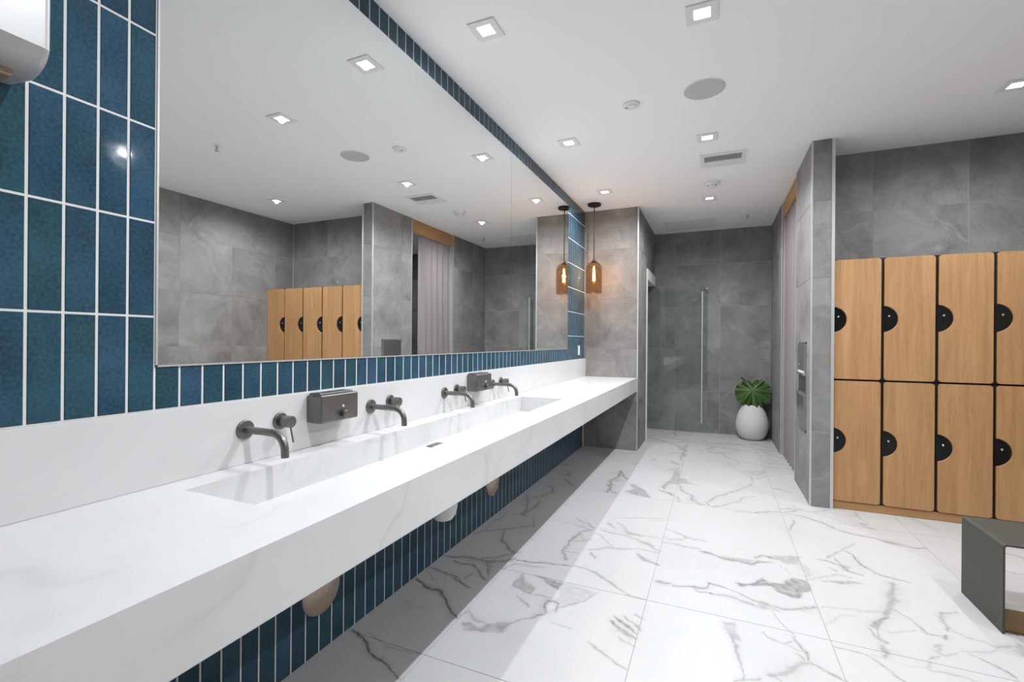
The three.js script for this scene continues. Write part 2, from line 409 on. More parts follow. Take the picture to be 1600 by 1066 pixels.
// ---------------------------------------------------------------- room shell
{
  const f = structure('floor', 'white marble-look floor tiles with grey veins', 'floor');
  mesh('grout_bed', box(-1.25, 4.12, -0.14, -0.0025, -7.5, 1.72), M.floorGrout, f);
  const short = [1.6, 0.79, -0.02, -0.83, -1.65, -2.46, -3.27, -4.08, -4.90, -5.73, -6.55, -7.38], long = [1.6, 0.79, -0.83, -2.46, -4.08, -5.73, -7.38];
  const cols = [[-1.13, -0.37, short], [-0.37, 0.41, short], [0.41, 1.20, short], [1.20, 1.985, long], [1.985, 2.765, long], [2.765, 3.545, long], [3.545, 3.99, long]];
  for (const [a, b, zs] of cols) for (let i = 0; i + 1 < zs.length; i++) {
    let x0 = a, x1 = b; const z0 = zs[i], z1 = zs[i + 1], cz = (z0 + z1) / 2;
    if (x1 <= 0 && z1 > -5.8) continue;
    if (x0 < 0 && x1 > 0 && cz > -5.6) x0 = 0;
    const g = new THREE.BoxGeometry(x1 - x0 - 0.0028, 0.012, z0 - z1 - 0.0028); g.translate((x0 + x1) / 2, -0.006, cz);
    const near = cz > -4.08, p = g.attributes.position, uv = g.attributes.uv;
    for (let k = 0; k < p.count; k++) uv.setXY(k, p.getX(k) / FLOOR, (-p.getZ(k) - (near ? 0 : FLOOR)) / FLOOR);
    mesh('floor_tile', g, near ? M.floorNear : M.floorFar, f);
  }
}
{
  const c = structure('ceiling', 'smooth white painted ceiling', 'ceiling');
  mesh('ceiling_board', box(-1.25, 4.12, H, H + 0.12, -7.5, 1.72), M.paint, c);
}
// left wall: stacked vertical blue tiles around the mirror, down to the floor under the counter
{
  const w = structure('wall_left', 'wall of stacked vertical glazed blue tiles behind mirror and vanity', 'wall');
  mesh('grout_bed', box(-0.13, -0.0018, 0, H, -5.765, 1.6), M.grout, w);
  const P = 0.0705, J = 0.0062, r = rng(4), lump = BLUES.map(() => []);
  const Z0 = -0.846;
  const place = (z1, wd, y0, y1, single) => {
    const wt = Math.abs(wd) - J, h = y1 - y0 - J; if (h < 0.01 || wt < 0.008) return;
    const g = tileGeo(wt, h, 0.010, 0.0016, 0.5, r(), r()), m = Math.floor(r() * BLUES.length), cz = z1 + wd / 2, cy = (y0 + y1) / 2;
    if (single) { const t = mesh('glazed_tile', g, BLUES[m], w); t.position.set(-0.010, cy, cz); t.rotation.y = Math.PI / 2; }
    else { g.rotateY(Math.PI / 2); g.translate(-0.010, cy, cz); lump[m].push(g); }
  };
  const rows = [1.098, 1.374, 1.650, 1.925, 2.200, 2.476, 2.751, 2.94];
  for (let k = 0; k < 30; k++) for (let j = 0; j < 7; j++) place(Z0 + k * P, P, rows[j], rows[j + 1], k < 8);   // beside the mirror, towards the camera
  for (let k = 0; Z0 - (k + 1) * P > -5.03; k++) {                                                              // bands under and over the mirror
    const z = Z0 - (k + 1) * P; place(z, P, 1.098, 1.228, z > -3.4); place(z, P, 2.825, 2.94, z > -3.4 && z < -1.5);
  }
  for (let k = 59; Z0 - (k + 1) * P > -5.765 - 0.03; k++) { const z = Math.max(-5.763, Z0 - (k + 1) * P); for (let j = 0; j < 7; j++) place(z, Z0 - k * P - z, rows[j], rows[j + 1], false); }
  for (let k = -30; Z0 - (k + 1) * P > -5.765; k++) { const z = Z0 - (k + 1) * P; for (let j = 0; j < 3; j++) place(z, P, [0.0, 0.2715, 0.547][j], [0.2715, 0.547, 0.71][j], j === 0 && z < -0.85 && z > -3.3); }
  lump.forEach((l, i) => { const m = mesh('far_glazed_tiles', mergeGeometries(l), BLUES[i], w); m.userData.kind = 'stuff'; });
}
// end wall of the vanity bay with the shower entrance round its corner
{
  const w = structure('wall_end', 'grey porcelain wall at the far end of the vanity', 'wall');
  mesh('backing', box(-1.13, 0.6555, 0, H, -5.7675, -5.885), M.greyGrout, w);
  greyField(w, 'z+', -5.765, [0.0, 0.026, 0.646], ROWS);
  const s = structure('wall_shower_side', 'grey porcelain wall beside the glass door, holding the shower entrance', 'wall');
  mesh('backing', flat([box(0.55, 0.6555, 0, H, -5.885, -6.49), box(0.55, 0.6555, 2.30, H, -6.49, -7.38)]), M.greyGrout, s);
  greyField(s, 'x+', 0.658, [-5.767, -6.38, -6.485], ROWS);
  greyField(s, 'x+', 0.658, [-6.49, -6.99, -7.375], [2.30, 2.449, 2.94]);
  mesh('corner_trim', box(0.646, 0.660, 0, H, -5.763, -5.777), M.alu, s);
  const f = structure('trim_1', 'pale metal frame around the shower entrance', 'door frame');
  mesh('jamb', rbox(0.53, 0.672, 0, 2.30, -6.487, -6.516, 0.002), M.white, f);
  mesh('lintel', rbox(0.53, 0.672, 2.155, 2.30, -6.516, -7.376, 0.002), M.white, f);
  const l = structure('wall_shower_left', 'plain wall inside the shower room', 'wall');
  mesh('wall_board', box(-1.25, -1.13, 0, H, -5.775, -7.5), M.plaster, l);
}
{
  const w = structure('wall_far', 'far grey porcelain wall behind the glass door and the plant', 'wall');
  mesh('backing', box(-1.25, 4.12, 0, H, -7.3825, -7.5), M.greyGrout, w);
  greyField(w, 'z+', -7.38, [-1.12, -0.886, -0.272, 0.342, 0.956, 1.572, 2.2145], ROWS);
  greyField(w, 'z+', -7.38, [2.37, 2.80, 3.41, 3.98], ROWS);
}
// partition with the curtained opening
{
  const w = structure('wall_partition', 'grey porcelain partition wall with a curtained opening', 'wall');
  mesh('backing', flat([box(2.2175, 2.36, 0, H, -4.4225, -5.20), box(2.2175, 2.36, 0, H, -6.28, -7.38)]), M.greyGrout, w);
  greyField(w, 'x-', 2.215, [-4.424, -4.97, -5.196], ROWS);
  greyField(w, 'x-', 2.215, [-6.284, -6.90, -7.378], ROWS);
  greyField(w, 'z+', -4.42, [2.222, 2.353], ROWS);
  for (const [x, z] of [[2.219, -4.424], [2.219, -6.279], [2.219, -5.199]]) mesh('corner_trim', box(x - 0.006, x + 0.006, 0, H, z - 0.006, z + 0.006), M.alu, w);
  mesh('corner_trim', box(2.352, 2.374, 0, H, -4.417, -4.432), M.alu, w);
  const t = structure('trim_2', 'oak header board over the curtained opening', 'header');
  const g = rbox(2.226, 2.25, 2.765, 2.938, -5.206, -6.273, 0.002); { const p = g.attributes.position, u = g.attributes.uv; for (let i = 0; i < p.count; i++) u.setXY(i, p.getY(i) / 0.66, p.getZ(i) / 2); }
  mesh('header_board', g, M.wood, t);
}
{
  const w = structure('wall_locker', 'dark grey porcelain wall above the lockers', 'wall');
  mesh('backing', box(2.36, 4.0, 0, H, -4.8525, -4.97), M.greyGrout, w);
  greyField(w, 'z+', -4.85, [2.362, 2.725, 3.348, 3.978], [1.836, 2.437, 2.94]);
  const r = structure('wall_right', 'grey porcelain side wall opposite the mirror', 'wall');
  mesh('backing', box(3.9925, 4.12, 0, H, -7.38, 1.6), M.greyGrout, r);
  greyField(r, 'x-', 3.99, [1.6, 1.02, 0.40, -0.22, -0.84, -1.46, -2.08, -2.70, -3.32, -3.94, -4.56, -4.848], ROWS);
  const b = structure('wall_back', 'grey porcelain wall behind the camera', 'wall');
  mesh('backing', box(-0.13, 4.12, 0, H, 1.6025, 1.72), M.greyGrout, b);
  greyField(b, 'z-', 1.6, [0, 0.62, 1.24, 1.86, 2.48, 3.10, 3.72, 3.98], ROWS);
}
// glass door, swung open against the far wall
{
  const d = structure('door_1', 'frameless tinted glass door with long steel pull handle, standing open', 'glass door');
  mesh('glass_pane', box(0.60, 1.41, 0.012, 2.146, -7.300, -7.310), M.glassDoor, d);
  const hd = mesh('handle', flat([rod([1.335, 0.15, -7.262], [1.335, 2.04, -7.262], 0.014, 20)]), M.alu, d);
  mesh('handle_mount', flat([rod([1.335, 0.45, -7.262], [1.335, 0.45, -7.299], 0.008), rod([1.335, 1.74, -7.262], [1.335, 1.74, -7.299], 0.008)]), M.steel, hd);
  mesh('corner_clip', rod([1.395, 2.09, -7.285], [1.395, 2.09, -7.312], 0.010), M.steel, d);
}

// ---------------------------------------------------------------- vanity
function planarUV(g, s, ou = 0, ov = 0) { const p = g.attributes.position, n = g.attributes.normal, u = g.attributes.uv; for (let i = 0; i < p.count; i++) { const ax = Math.abs(n.getX(i)), ay = Math.abs(n.getY(i)), az = Math.abs(n.getZ(i)); const a = ay >= ax && ay >= az ? [p.getX(i), p.getZ(i)] : ax >= az ? [p.getY(i), p.getZ(i)] : [p.getX(i), p.getY(i)]; u.setXY(i, a[0] / s + ou, a[1] / s + ov); } return g; }
{
  const v = thing('vanity_counter', 'long white quartz wall-hung vanity counter with one rectangular trough basin', 'counter');
  const zn = 0.9, zf = -5.762, y = 0.878, bx0 = 0.125, bx1 = 0.462, bz0 = -0.855, bz1 = -3.39, xf = 0.65, t = 0.03;
  const top = planarUV(flat([box(0.0, bx0, y - t, y, zf, zn), box(bx1, xf - 0.02, y - t, y, zf, zn), box(bx0, bx1, y - t, y, bz0, zn), box(bx0, bx1, y - t, y, zf, bz1)]), 1.6);
  mesh('countertop', top, M.quartz, v);
  mesh('front_apron', planarUV(box(xf - 0.02, xf, 0.718, y, zf, zn), 1.6), M.quartz, v);
  mesh('underside_panel', planarUV(box(0.0, xf - 0.021, 0.722, 0.734, zf, zn), 1.6), M.quartz, v);
  const by = 0.765, b = mesh('basin', planarUV(flat([box(bx0, bx1, by - 0.015, by, bz0, bz1), box(bx0 - 0.015, bx0, by - 0.015, y - t, bz0, bz1), box(bx1, bx1 + 0.015, by - 0.015, y - t, bz0, bz1), box(bx0 - 0.015, bx1 + 0.015, by - 0.015, y - t, bz0 + 0.015, bz0), box(bx0 - 0.015, bx1 + 0.015, by - 0.015, y - t, bz1, bz1 - 0.015)]), 1.6, 0.5, 0.5), M.quartz, v);
  const dr = mesh('drain_grate', rbox(0.155, 0.245, by + 0.0005, by + 0.005, -2.03, -2.13, 0.001, 1), M.gun, b);
  dr.userData.label = 'dark square drain grate';
  const s = thing('backsplash', 'low white quartz backsplash strip behind the taps', 'backsplash');
  mesh('slab', planarUV(rbox(0.0005, 0.020, y + 0.0005, 1.098, zf, zn, 0.001, 1), 1.6, 0.2, 0.7), M.quartz, s);
  const c = thing('drain_trap', 'white rounded drain trap cover hanging under the counter', 'drain trap', [0.27, 0, -2.015]);
  mesh('trap_cover', lathe([[0.0, 0.41], [0.02, 0.412], [0.045, 0.422], [0.062, 0.445], [0.07, 0.48], [0.07, 0.712], [0.074, 0.712], [0.074, 0.721]], 36), M.white, c);
}
// mirror in two sheets
{
  const m = thing('wall_mirror', 'huge frameless wall mirror above the vanity', 'mirror');
  const Y0 = 1.232, Y1 = 2.822, X0 = -0.003, X1 = 0.003;
  mesh('mirror_panel', box(X0, X1, Y0, Y1, -0.852, -3.4445), M.mirror, m);
  mesh('mirror_panel', box(X0, X1, Y0, Y1, -3.4470, -5.028), M.mirror, m);
  const e = M.alu;
  mesh('edge_strip', box(X0, X1 + 0.001, Y0 - 0.006, Y0 - 0.0005, -0.846, -5.03), e, m); mesh('edge_strip', box(X0, X1 + 0.001, Y0 - 0.006, Y1, -0.846, -0.8515), e, m);
}
// taps
function makeTap(z, label) {
  const t = thing('wall_tap', label, 'tap', [0.020, 0.997, z], 'gunmetal wall taps over the trough basin');
  const fl = r => { const g = lathe([[0.0001, 0.0], [r, 0.0], [r, 0.006], [r - 0.003, 0.009], [0.0001, 0.009]], 36); g.rotateZ(-Math.PI / 2); return g; };
  const pf = mesh('spout_flange', fl(0.033), M.gun, t);
  mesh('spout', flat([tube([[0.004, 0, 0], [0.06, 0, 0], [0.115, 0.0, 0], [0.150, -0.003, 0], [0.176, -0.016, 0], [0.190, -0.040, 0], [0.193, -0.072, 0]], 0.0125, 48, 18), lathe([[0.0125, -0.0005], [0.0128, 0.002], [0.0128, 0.012], [0.0125, 0.014]], 24).translate(0.193, -0.076, 0)]), M.gun, t);
  const dz = -0.142, v = mesh('valve_flange', fl(0.031).translate(0, 0.009, dz), M.gun, t);
  const body = lathe([[0.0001, 0.008], [0.020, 0.008], [0.020, 0.030], [0.022, 0.031], [0.022, 0.060], [0.020, 0.062], [0.0001, 0.062]], 32); body.rotateZ(-Math.PI / 2);
  const vb = mesh('valve_body', body.translate(0, 0.009, dz), M.gun, t);
  mesh('lever', flat([rod([0.052, 0.004, dz], [0.070, -0.066, dz], 0.0032, 10), rod([0.050, 0.012, dz], [0.053, 0.0, dz], 0.005, 10)]), M.gun, vb);
  return t;
}
makeTap(-1.12, 'gunmetal wall tap nearest the camera, left of the first soap dispenser');
makeTap(-1.765, 'gunmetal wall tap just beyond the first, larger-looking soap dispenser');
makeTap(-2.42, 'gunmetal wall tap just before the second, farther soap dispenser');
makeTap(-3.08, 'gunmetal wall tap farthest away, beyond the second soap dispenser');
function makeSoap(z, label) {
  const s = thing('soap_dispenser', label, 'soap dispenser', [0.0205, 0.978, z], 'gunmetal wall soap dispensers');
  mesh('housing', rbox(0, 0.080, 0, 0.112, -0.103, 0.103, 0.007, 3), M.gun, s);
  mesh('lid', rbox(0.002, 0.060, 0.108, 0.118, -0.092, 0.092, 0.004, 2), M.gun, s);
  const b = lathe([[0.0001, 0.078], [0.015, 0.078], [0.015, 0.100], [0.013, 0.104], [0.0001, 0.104]], 28); b.rotateZ(-Math.PI / 2);
  mesh('push_valve', b.translate(0, 0.030, -0.012), M.gun, s);
  const k = mesh('sight_pin', new THREE.SphereGeometry(0.007, 18, 12).translate(0.080, 0.058, -0.012), M.chrome, s);
  k.userData.label = 'small bright pin above the push valve';
}
makeSoap(-1.488, 'gunmetal box soap dispenser between the two nearest taps');
makeSoap(-2.80, 'gunmetal box soap dispenser between the two farthest taps');
function makeCap(z, label) {
  const c = thing('pipe_cover', label, 'pipe cover', [0.001, 0.262, z], 'copper-coloured pipe covers under the counter');
  const g = lathe([[0.0001, 0.026], [0.03, 0.0245], [0.06, 0.020], [0.088, 0.012], [0.100, 0.005], [0.102, 0.0]], 48); g.rotateZ(-Math.PI / 2);
  mesh('dome', g, mat({ color: lin(0.54, 0.42, 0.33), roughness: 0.25, metalness: 0.3 }), c);
  const s = lathe([[0.0001, 0.031], [0.005, 0.030], [0.007, 0.026], [0.007, 0.022]], 20); s.rotateZ(-Math.PI / 2);
  mesh('screw', s, M.chrome, c);
}
makeCap(-1.49, 'copper-coloured domed pipe cover under the counter, the nearer one');
makeCap(-3.14, 'copper-coloured domed pipe cover under the counter, the farther one');
{
  const o = thing('wall_outlet', 'small white outlet on the tile strip by the end wall', 'outlet', [0.0005, 1.205, -5.50]);
  mesh('cover_plate', rbox(0, 0.006, -0.058, 0.058, -0.037, 0.037, 0.002, 2), M.white, o);
  mesh('socket', rbox(0.006, 0.008, -0.034, 0.034, -0.017, 0.017, 0.0008, 1), M.white, o);
}
// hand dryer, cut by the picture's left edge
{
  const d = thing('hand_dryer', 'steel hand dryer on the blue tiles at the top left', 'hand dryer', [0.0005, 1.885, -0.405]);
  const s = new THREE.Shape(); s.moveTo(0, 0.022); s.lineTo(0.085, 0.012); s.quadraticCurveTo(0.135, 0.020, 0.148, 0.055); s.lineTo(0.150, 0.30); s.quadraticCurveTo(0.148, 0.335, 0.11, 0.34); s.lineTo(0, 0.34); s.closePath();
  const g = new THREE.ExtrudeGeometry(s, { depth: 0.244, bevelEnabled: true, bevelSize: 0.012, bevelThickness: 0.012, bevelSegments: 4, curveSegments: 14 }); g.translate(0.0125, 0, -0.122);
  mesh('cover', g, mat({ color: lin(0.40, 0.40, 0.395), roughness: 0.42, metalness: 0.35 }), d);
  mesh('air_outlet', rbox(0.03, 0.115, -0.012, 0.016, -0.095, 0.095, 0.008, 3), M.warmPlastic, d);
  for (const [y, z] of [[0.11, -0.115], [0.085, -0.045], [0.11, 0.10]]) mesh('screw', lathe([[0.0001, 0.004], [0.004, 0.003], [0.006, 0]], 14).rotateZ(-Math.PI / 2).translate(0.1625, y, z), M.chrome, d);
}
// ---------------------------------------------------------------- lockers
{
  const P = 0.3265, X0 = 2.364, D = 0.018, n = 5, gap = 0.023;
  const ord = ['first', 'second', 'third', 'fourth', 'fifth'];
  const r = rng(77);
  const bodyGeo = (w, h) => box(0, w, 0, h, -0.40, -0.0205);
  for (let i = 0; i < n; i++) for (const up of [0, 1]) {
    const y0 = up ? 1.026 : 0.063, h = up ? 0.950 : 0.958, x0 = X0 + i * P;
    const L = thing('locker', `${up ? 'upper' : 'lower'} oak-fronted locker, ${ord[i]} from the grey partition`, 'locker', [x0, y0, -4.437], 'oak-fronted lockers in two tiers');
    mesh('body', bodyGeo(P - 0.001, h - 0.001), M.black, L);
    const a = gap / 2, w = P - gap / 2, b = 0.006, t = h - 0.006, R = 0.022, c = h / 2, N = 0.103, cx = -0.004;
    const s = new THREE.Shape(), dy = Math.sqrt(N * N - (a - cx) ** 2), ang = Math.atan2(dy, a - cx);
    s.moveTo(a + R, b); s.lineTo(w - R, b); s.quadraticCurveTo(w, b, w, b + R); s.lineTo(w, t - R); s.quadraticCurveTo(w, t, w - R, t); s.lineTo(a + R, t); s.quadraticCurveTo(a, t, a, t - R);
    s.lineTo(a, c + dy); s.absarc(cx, c, N, ang, -ang, true); s.lineTo(a, b + R); s.quadraticCurveTo(a, b, a + R, b);
    const g = new THREE.ExtrudeGeometry(s, { depth: D - 0.003, bevelEnabled: true, bevelSize: 0.0015, bevelThickness: 0.0015, bevelSegments: 2, curveSegments: 24 }); g.translate(0, 0, -D + 0.0015);
    const u = g.attributes.uv, p = g.attributes.position, ou = r(), ov = r(); for (let k = 0; k < u.count; k++) u.setXY(k, p.getX(k) / 0.66 + ou, p.getY(k) / 2 + ov);
    const door = mesh('door', g, M.wood, L);
    const q = new THREE.Shape(); q.moveTo(0.002, c - N - 0.006); q.absarc(cx, c, N + 0.004, -Math.PI / 2 + 0.06, Math.PI / 2 - 0.06, false); q.lineTo(0.002, c + N); q.closePath();
    const pl = new THREE.ExtrudeGeometry(q, { depth: 0.004, bevelEnabled: false, curveSegments: 24 }); pl.translate(0, 0, -0.0202); { const uu = pl.attributes.uv; for (let k = 0; k < uu.count; k++) uu.setXY(k, uu.getX(k) / 0.25, uu.getY(k) / 0.25); }
    const latch = mesh('latch_plate', pl, M.blackGloss, L); latch.userData.label = 'black half-round latch plate';
    mesh('lock_pin', lathe([[0.0001, 0.014], [0.006, 0.013], [0.0085, 0.010], [0.0085, 0]], 20).rotateX(Math.PI / 2).translate(0.042, c + 0.022, -0.0165), M.chrome, latch);
    for (const hy of [0.10, h - 0.10]) mesh('hinge', box(w + 0.001, w + 0.008, hy - 0.03, hy + 0.03, -0.0195, -0.010), M.blackMetal, L);
  }
  const k = thing('locker_plinth', 'low oak plinth board under the lockers', 'plinth');
  const g = rbox(2.375, 3.986, 0.0005, 0.0615, -4.452, -4.84, 0.002, 1); { const p = g.attributes.position, u = g.attributes.uv; for (let i = 0; i < p.count; i++) u.setXY(i, p.getY(i) / 0.66, p.getX(i) / 2); }
  mesh('board', g, M.wood, k);
}
// ---------------------------------------------------------------- bench
{
  const b = thing('metal_bench', 'dark olive folded-metal bench with brown wooden foot rail at the right edge', 'bench', [2.712, 0, -3.222]);
  const w = 0.388, L = 1.15, h = 0.406, t = 0.008, R = 0.018;
  // seat with its rounded shoulders, and two leg sheets
  const seat = new THREE.Shape(); seat.moveTo(0, h - R); seat.quadraticCurveTo(0, h, R, h); seat.lineTo(L - R, h); seat.quadraticCurveTo(L, h, L, h - R); seat.lineTo(L - t, h - R); seat.quadraticCurveTo(L - t, h - t, L - R, h - t); seat.lineTo(R, h - t); seat.quadraticCurveTo(t, h - t, t, h - R); seat.closePath();
  mesh('seat', new THREE.ExtrudeGeometry(seat, { depth: w, bevelEnabled: false, curveSegments: 8 }), M.bench, b);
  mesh('leg', box(0, t, 0.0005, h - R, 0, w), M.bench, b); mesh('leg', box(L - t, L, 0.0005, h - R, 0, w), M.bench, b);
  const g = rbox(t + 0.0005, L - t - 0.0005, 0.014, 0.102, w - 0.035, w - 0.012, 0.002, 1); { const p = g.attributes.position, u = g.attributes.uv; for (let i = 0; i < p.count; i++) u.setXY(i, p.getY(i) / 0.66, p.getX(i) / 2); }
  mesh('foot_rail', g, M.shadedWood, b).userData.label = 'brown wooden foot rail';
}
// ---------------------------------------------------------------- pendant
{
  const x = 0.187, z = -5.47, p = thing('pendant_lamp', 'amber glass jar pendant lamp hanging in front of the end wall', 'pendant lamp', [x, 0, z]);
  mesh('ceiling_canopy', lathe([[0.0001, 2.915], [0.070, 2.915], [0.078, 2.921], [0.080, 2.9395], [0.0001, 2.9395]], 40), M.blackMetal, p);
  mesh('cord', rod([0, 2.285, 0], [0, 2.916, 0], 0.0055, 10), M.black, p);
  mesh('socket_cap', lathe([[0.0001, 2.300], [0.008, 2.298], [0.012, 2.285], [0.020, 2.268], [0.026, 2.258], [0.022, 2.235], [0.0001, 2.235]], 28), M.blackMetal, p);
  mesh('glass_shade', lathe([[0.026, 2.262], [0.045, 2.252], [0.070, 2.232], [0.088, 2.206], [0.096, 2.175], [0.096, 1.905], [0.092, 1.885], [0.080, 1.880], [0.062, 1.884]], 56), M.amber, p);
  const bulb = mesh('bulb', lathe([[0.0001, 2.000], [0.014, 2.004], [0.024, 2.02], [0.028, 2.05], [0.027, 2.12], [0.022, 2.18], [0.014, 2.22], [0.012, 2.235]], 32), M.clear, p);
  const f = []; for (let k = 0; k < 6; k++) { const a = k / 6 * Math.PI * 2, b = (k + 0.5) / 6 * Math.PI * 2; f.push(rod([0.008 * Math.cos(a), 2.19, 0.008 * Math.sin(a)], [0.016 * Math.cos(a), 2.03, 0.016 * Math.sin(a)], 0.0034, 6)); f.push(rod([0.016 * Math.cos(a), 2.03, 0.016 * Math.sin(a)], [0.008 * Math.cos(b), 2.19, 0.008 * Math.sin(b)], 0.0026, 6)); }
  mesh('filament', flat(f), M.filament, bulb);
  const l = new THREE.PointLight(0xffcf98, 0.5, 0, 2); l.position.set(0, 2.10, 0); l.castShadow = true; l.shadow.radius = 1; l.name = 'bulb_glow'; p.add(l);
}
// ---------------------------------------------------------------- ceiling fittings
for (const [x, z, label] of DOWNLIGHTS) {
  const d = thing('downlight', label, 'downlight', [x, H, z], 'square recessed ceiling downlights');
  const o = 0.074, i = 0.040;
  const s = new THREE.Shape(); s.moveTo(-o, -o); s.lineTo(o, -o); s.lineTo(o, o); s.lineTo(-o, o); s.closePath(); const hh = new THREE.Path(); hh.moveTo(-i, -i); hh.lineTo(-i, i); hh.lineTo(i, i); hh.lineTo(i, -i); hh.closePath(); s.holes.push(hh);
  const g = new THREE.ExtrudeGeometry(s, { depth: 0.004, bevelEnabled: true, bevelSize: 0.0015, bevelThickness: 0.0015, bevelSegments: 1 }); g.rotateX(Math.PI / 2); g.translate(0, -0.002, 0);
  mesh('trim_frame', g, M.white, d);
  mesh('lamp_lens', box(-i + 0.002, i - 0.002, -0.004, -0.0008, -i + 0.002, i - 0.002), M.glow, d);
  const l = new THREE.SpotLight(SPOT_COLOR, SPOT_CANDELA(x, z), 0, 1.48, 0.5, 2); l.position.set(0, -0.012, 0); l.target.position.set(0, -2, 0); l.castShadow = true; l.shadow.radius = 1.0; l.name = 'downlight_beam'; d.add(l); d.add(l.target); l.target.name = 'beam_aim';
}
{
  const s = thing('ceiling_speaker', 'round grey flush ceiling speaker grille', 'speaker', [1.435, H, -3.25]);
  mesh('grille', lathe([[0.0001, -0.006], [0.112, -0.006], [0.120, -0.004], [0.1205, 0]], 56), M.speaker, s);
  mesh('rim', lathe([[0.1205, 0], [0.1215, -0.006], [0.124, -0.0065], [0.126, -0.004], [0.126, 0]], 56), M.white, s);
  const d = thing('smoke_detector', 'small round white smoke detector between speaker and mirror', 'smoke detector', [0.97, H, -3.27]);
  mesh('base', lathe([[0.0001, -0.014], [0.052, -0.014], [0.058, -0.010], [0.060, 0]], 40), M.white, d);
  mesh('sensor_cap', lathe([[0.0001, -0.026], [0.030, -0.025], [0.040, -0.020], [0.042, -0.014]], 32), M.white, d);
  mesh('test_slot', box(-0.040, -0.018, -0.0262, -0.0225, 0.004, 0.016), M.greyGrille, d);
  const v = thing('air_vent', 'white rectangular ceiling air vent with grey slats', 'air vent', [1.56, H, -4.55]);
  const W = 0.185, D = 0.165, iw = 0.150, id = 0.118;
  mesh('frame', flat([box(-W, W, -0.008, 0, -D, -id), box(-W, W, -0.008, 0, id, D), box(-W, -iw, -0.008, 0, -id, id), box(iw, W, -0.008, 0, -id, id)]), M.white, v);
  mesh('backing', box(-iw, iw, -0.0015, -0.0004, -id, id), mat({ color: lin(0.16, 0.16, 0.16), roughness: 0.8 }), v);  // flat dark grey sheet, shade of the vent recess put into its colour
  for (let k = 0; k < 4; k++) mesh('slat', box(-iw, iw, -0.0060, -0.0020, id - 0.008 - k * 0.031, id - 0.024 - k * 0.031), M.greyGrille, v);
  mesh('damper_plate', box(-iw, iw, -0.0075, -0.0020, -id, -0.018), M.white, v);
  const a = thing('strobe_alarm', 'white ceiling alarm with stepped body beyond the air vent', 'alarm', [1.468, H, -5.17]);
  mesh('base', lathe([[0.0001, -0.012], [0.078, -0.012], [0.084, -0.008], [0.086, 0]], 40), M.white, a);
  mesh('body', lathe([[0.0001, -0.060], [0.028, -0.058], [0.040, -0.050], [0.046, -0.030], [0.066, -0.022], [0.068, -0.012]], 40), M.white, a);
  mesh('strobe_lens', rbox(0.020, 0.075, -0.034, -0.012, -0.022, 0.022, 0.006, 2), M.white, a);
  for (let k = 0; k < 8; k++) { const t = k / 8 * Math.PI * 2; mesh('sounder_slot', box(-0.004, 0.004, -0.046, -0.032, -0.002, 0.003).rotateY(-t).translate(0.045 * Math.sin(t), 0, 0.045 * Math.cos(t)), M.greyGrille, a); }
  const p = thing('access_panel', 'flush grey-white ceiling access panel near the far wall', 'access panel', [1.175, H, -6.93]);
  mesh('panel', box(-0.318, 0.318, -0.004, -0.0004, -0.268, 0.268), mat({ color: lin(0.78, 0.78, 0.78), roughness: 0.8 }), p);
  mesh('frame', flat([box(-0.33, 0.33, -0.005, 0, 0.270, 0.282), box(-0.33, 0.33, -0.005, 0, -0.282, -0.270), box(-0.33, -0.32, -0.005, 0, -0.27, 0.27), box(0.32, 0.33, -0.005, 0, -0.27, 0.27)]), M.white, p);
  for (const [x, z, label] of [[1.874, -6.63, 'small ceiling sprinkler head near the far wall above the plant'], [2.35, -2.62, 'small ceiling sprinkler head seen in the left part of the mirror']]) {
    const k = thing('sprinkler', label, 'sprinkler', [x, H, z], 'ceiling sprinkler heads');
    mesh('escutcheon', lathe([[0.0001, -0.007], [0.022, -0.006], [0.028, 0]], 28), M.white, k);
    mesh('head', flat([rod([0, -0.006, 0], [0, -0.030, 0], 0.007, 12), rod([-0.012, -0.028, 0], [-0.004, -0.050, 0], 0.0025, 8), rod([0.012, -0.028, 0], [0.004, -0.050, 0], 0.0025, 8), box(-0.014, 0.014, -0.031, -0.026, -0.003, 0.003)]), M.steel, k);
    mesh('deflector', lathe([[0.0001, -0.052], [0.016, -0.050], [0.017, -0.048], [0.0001, -0.048]], 20), M.steel, k);
  }
}
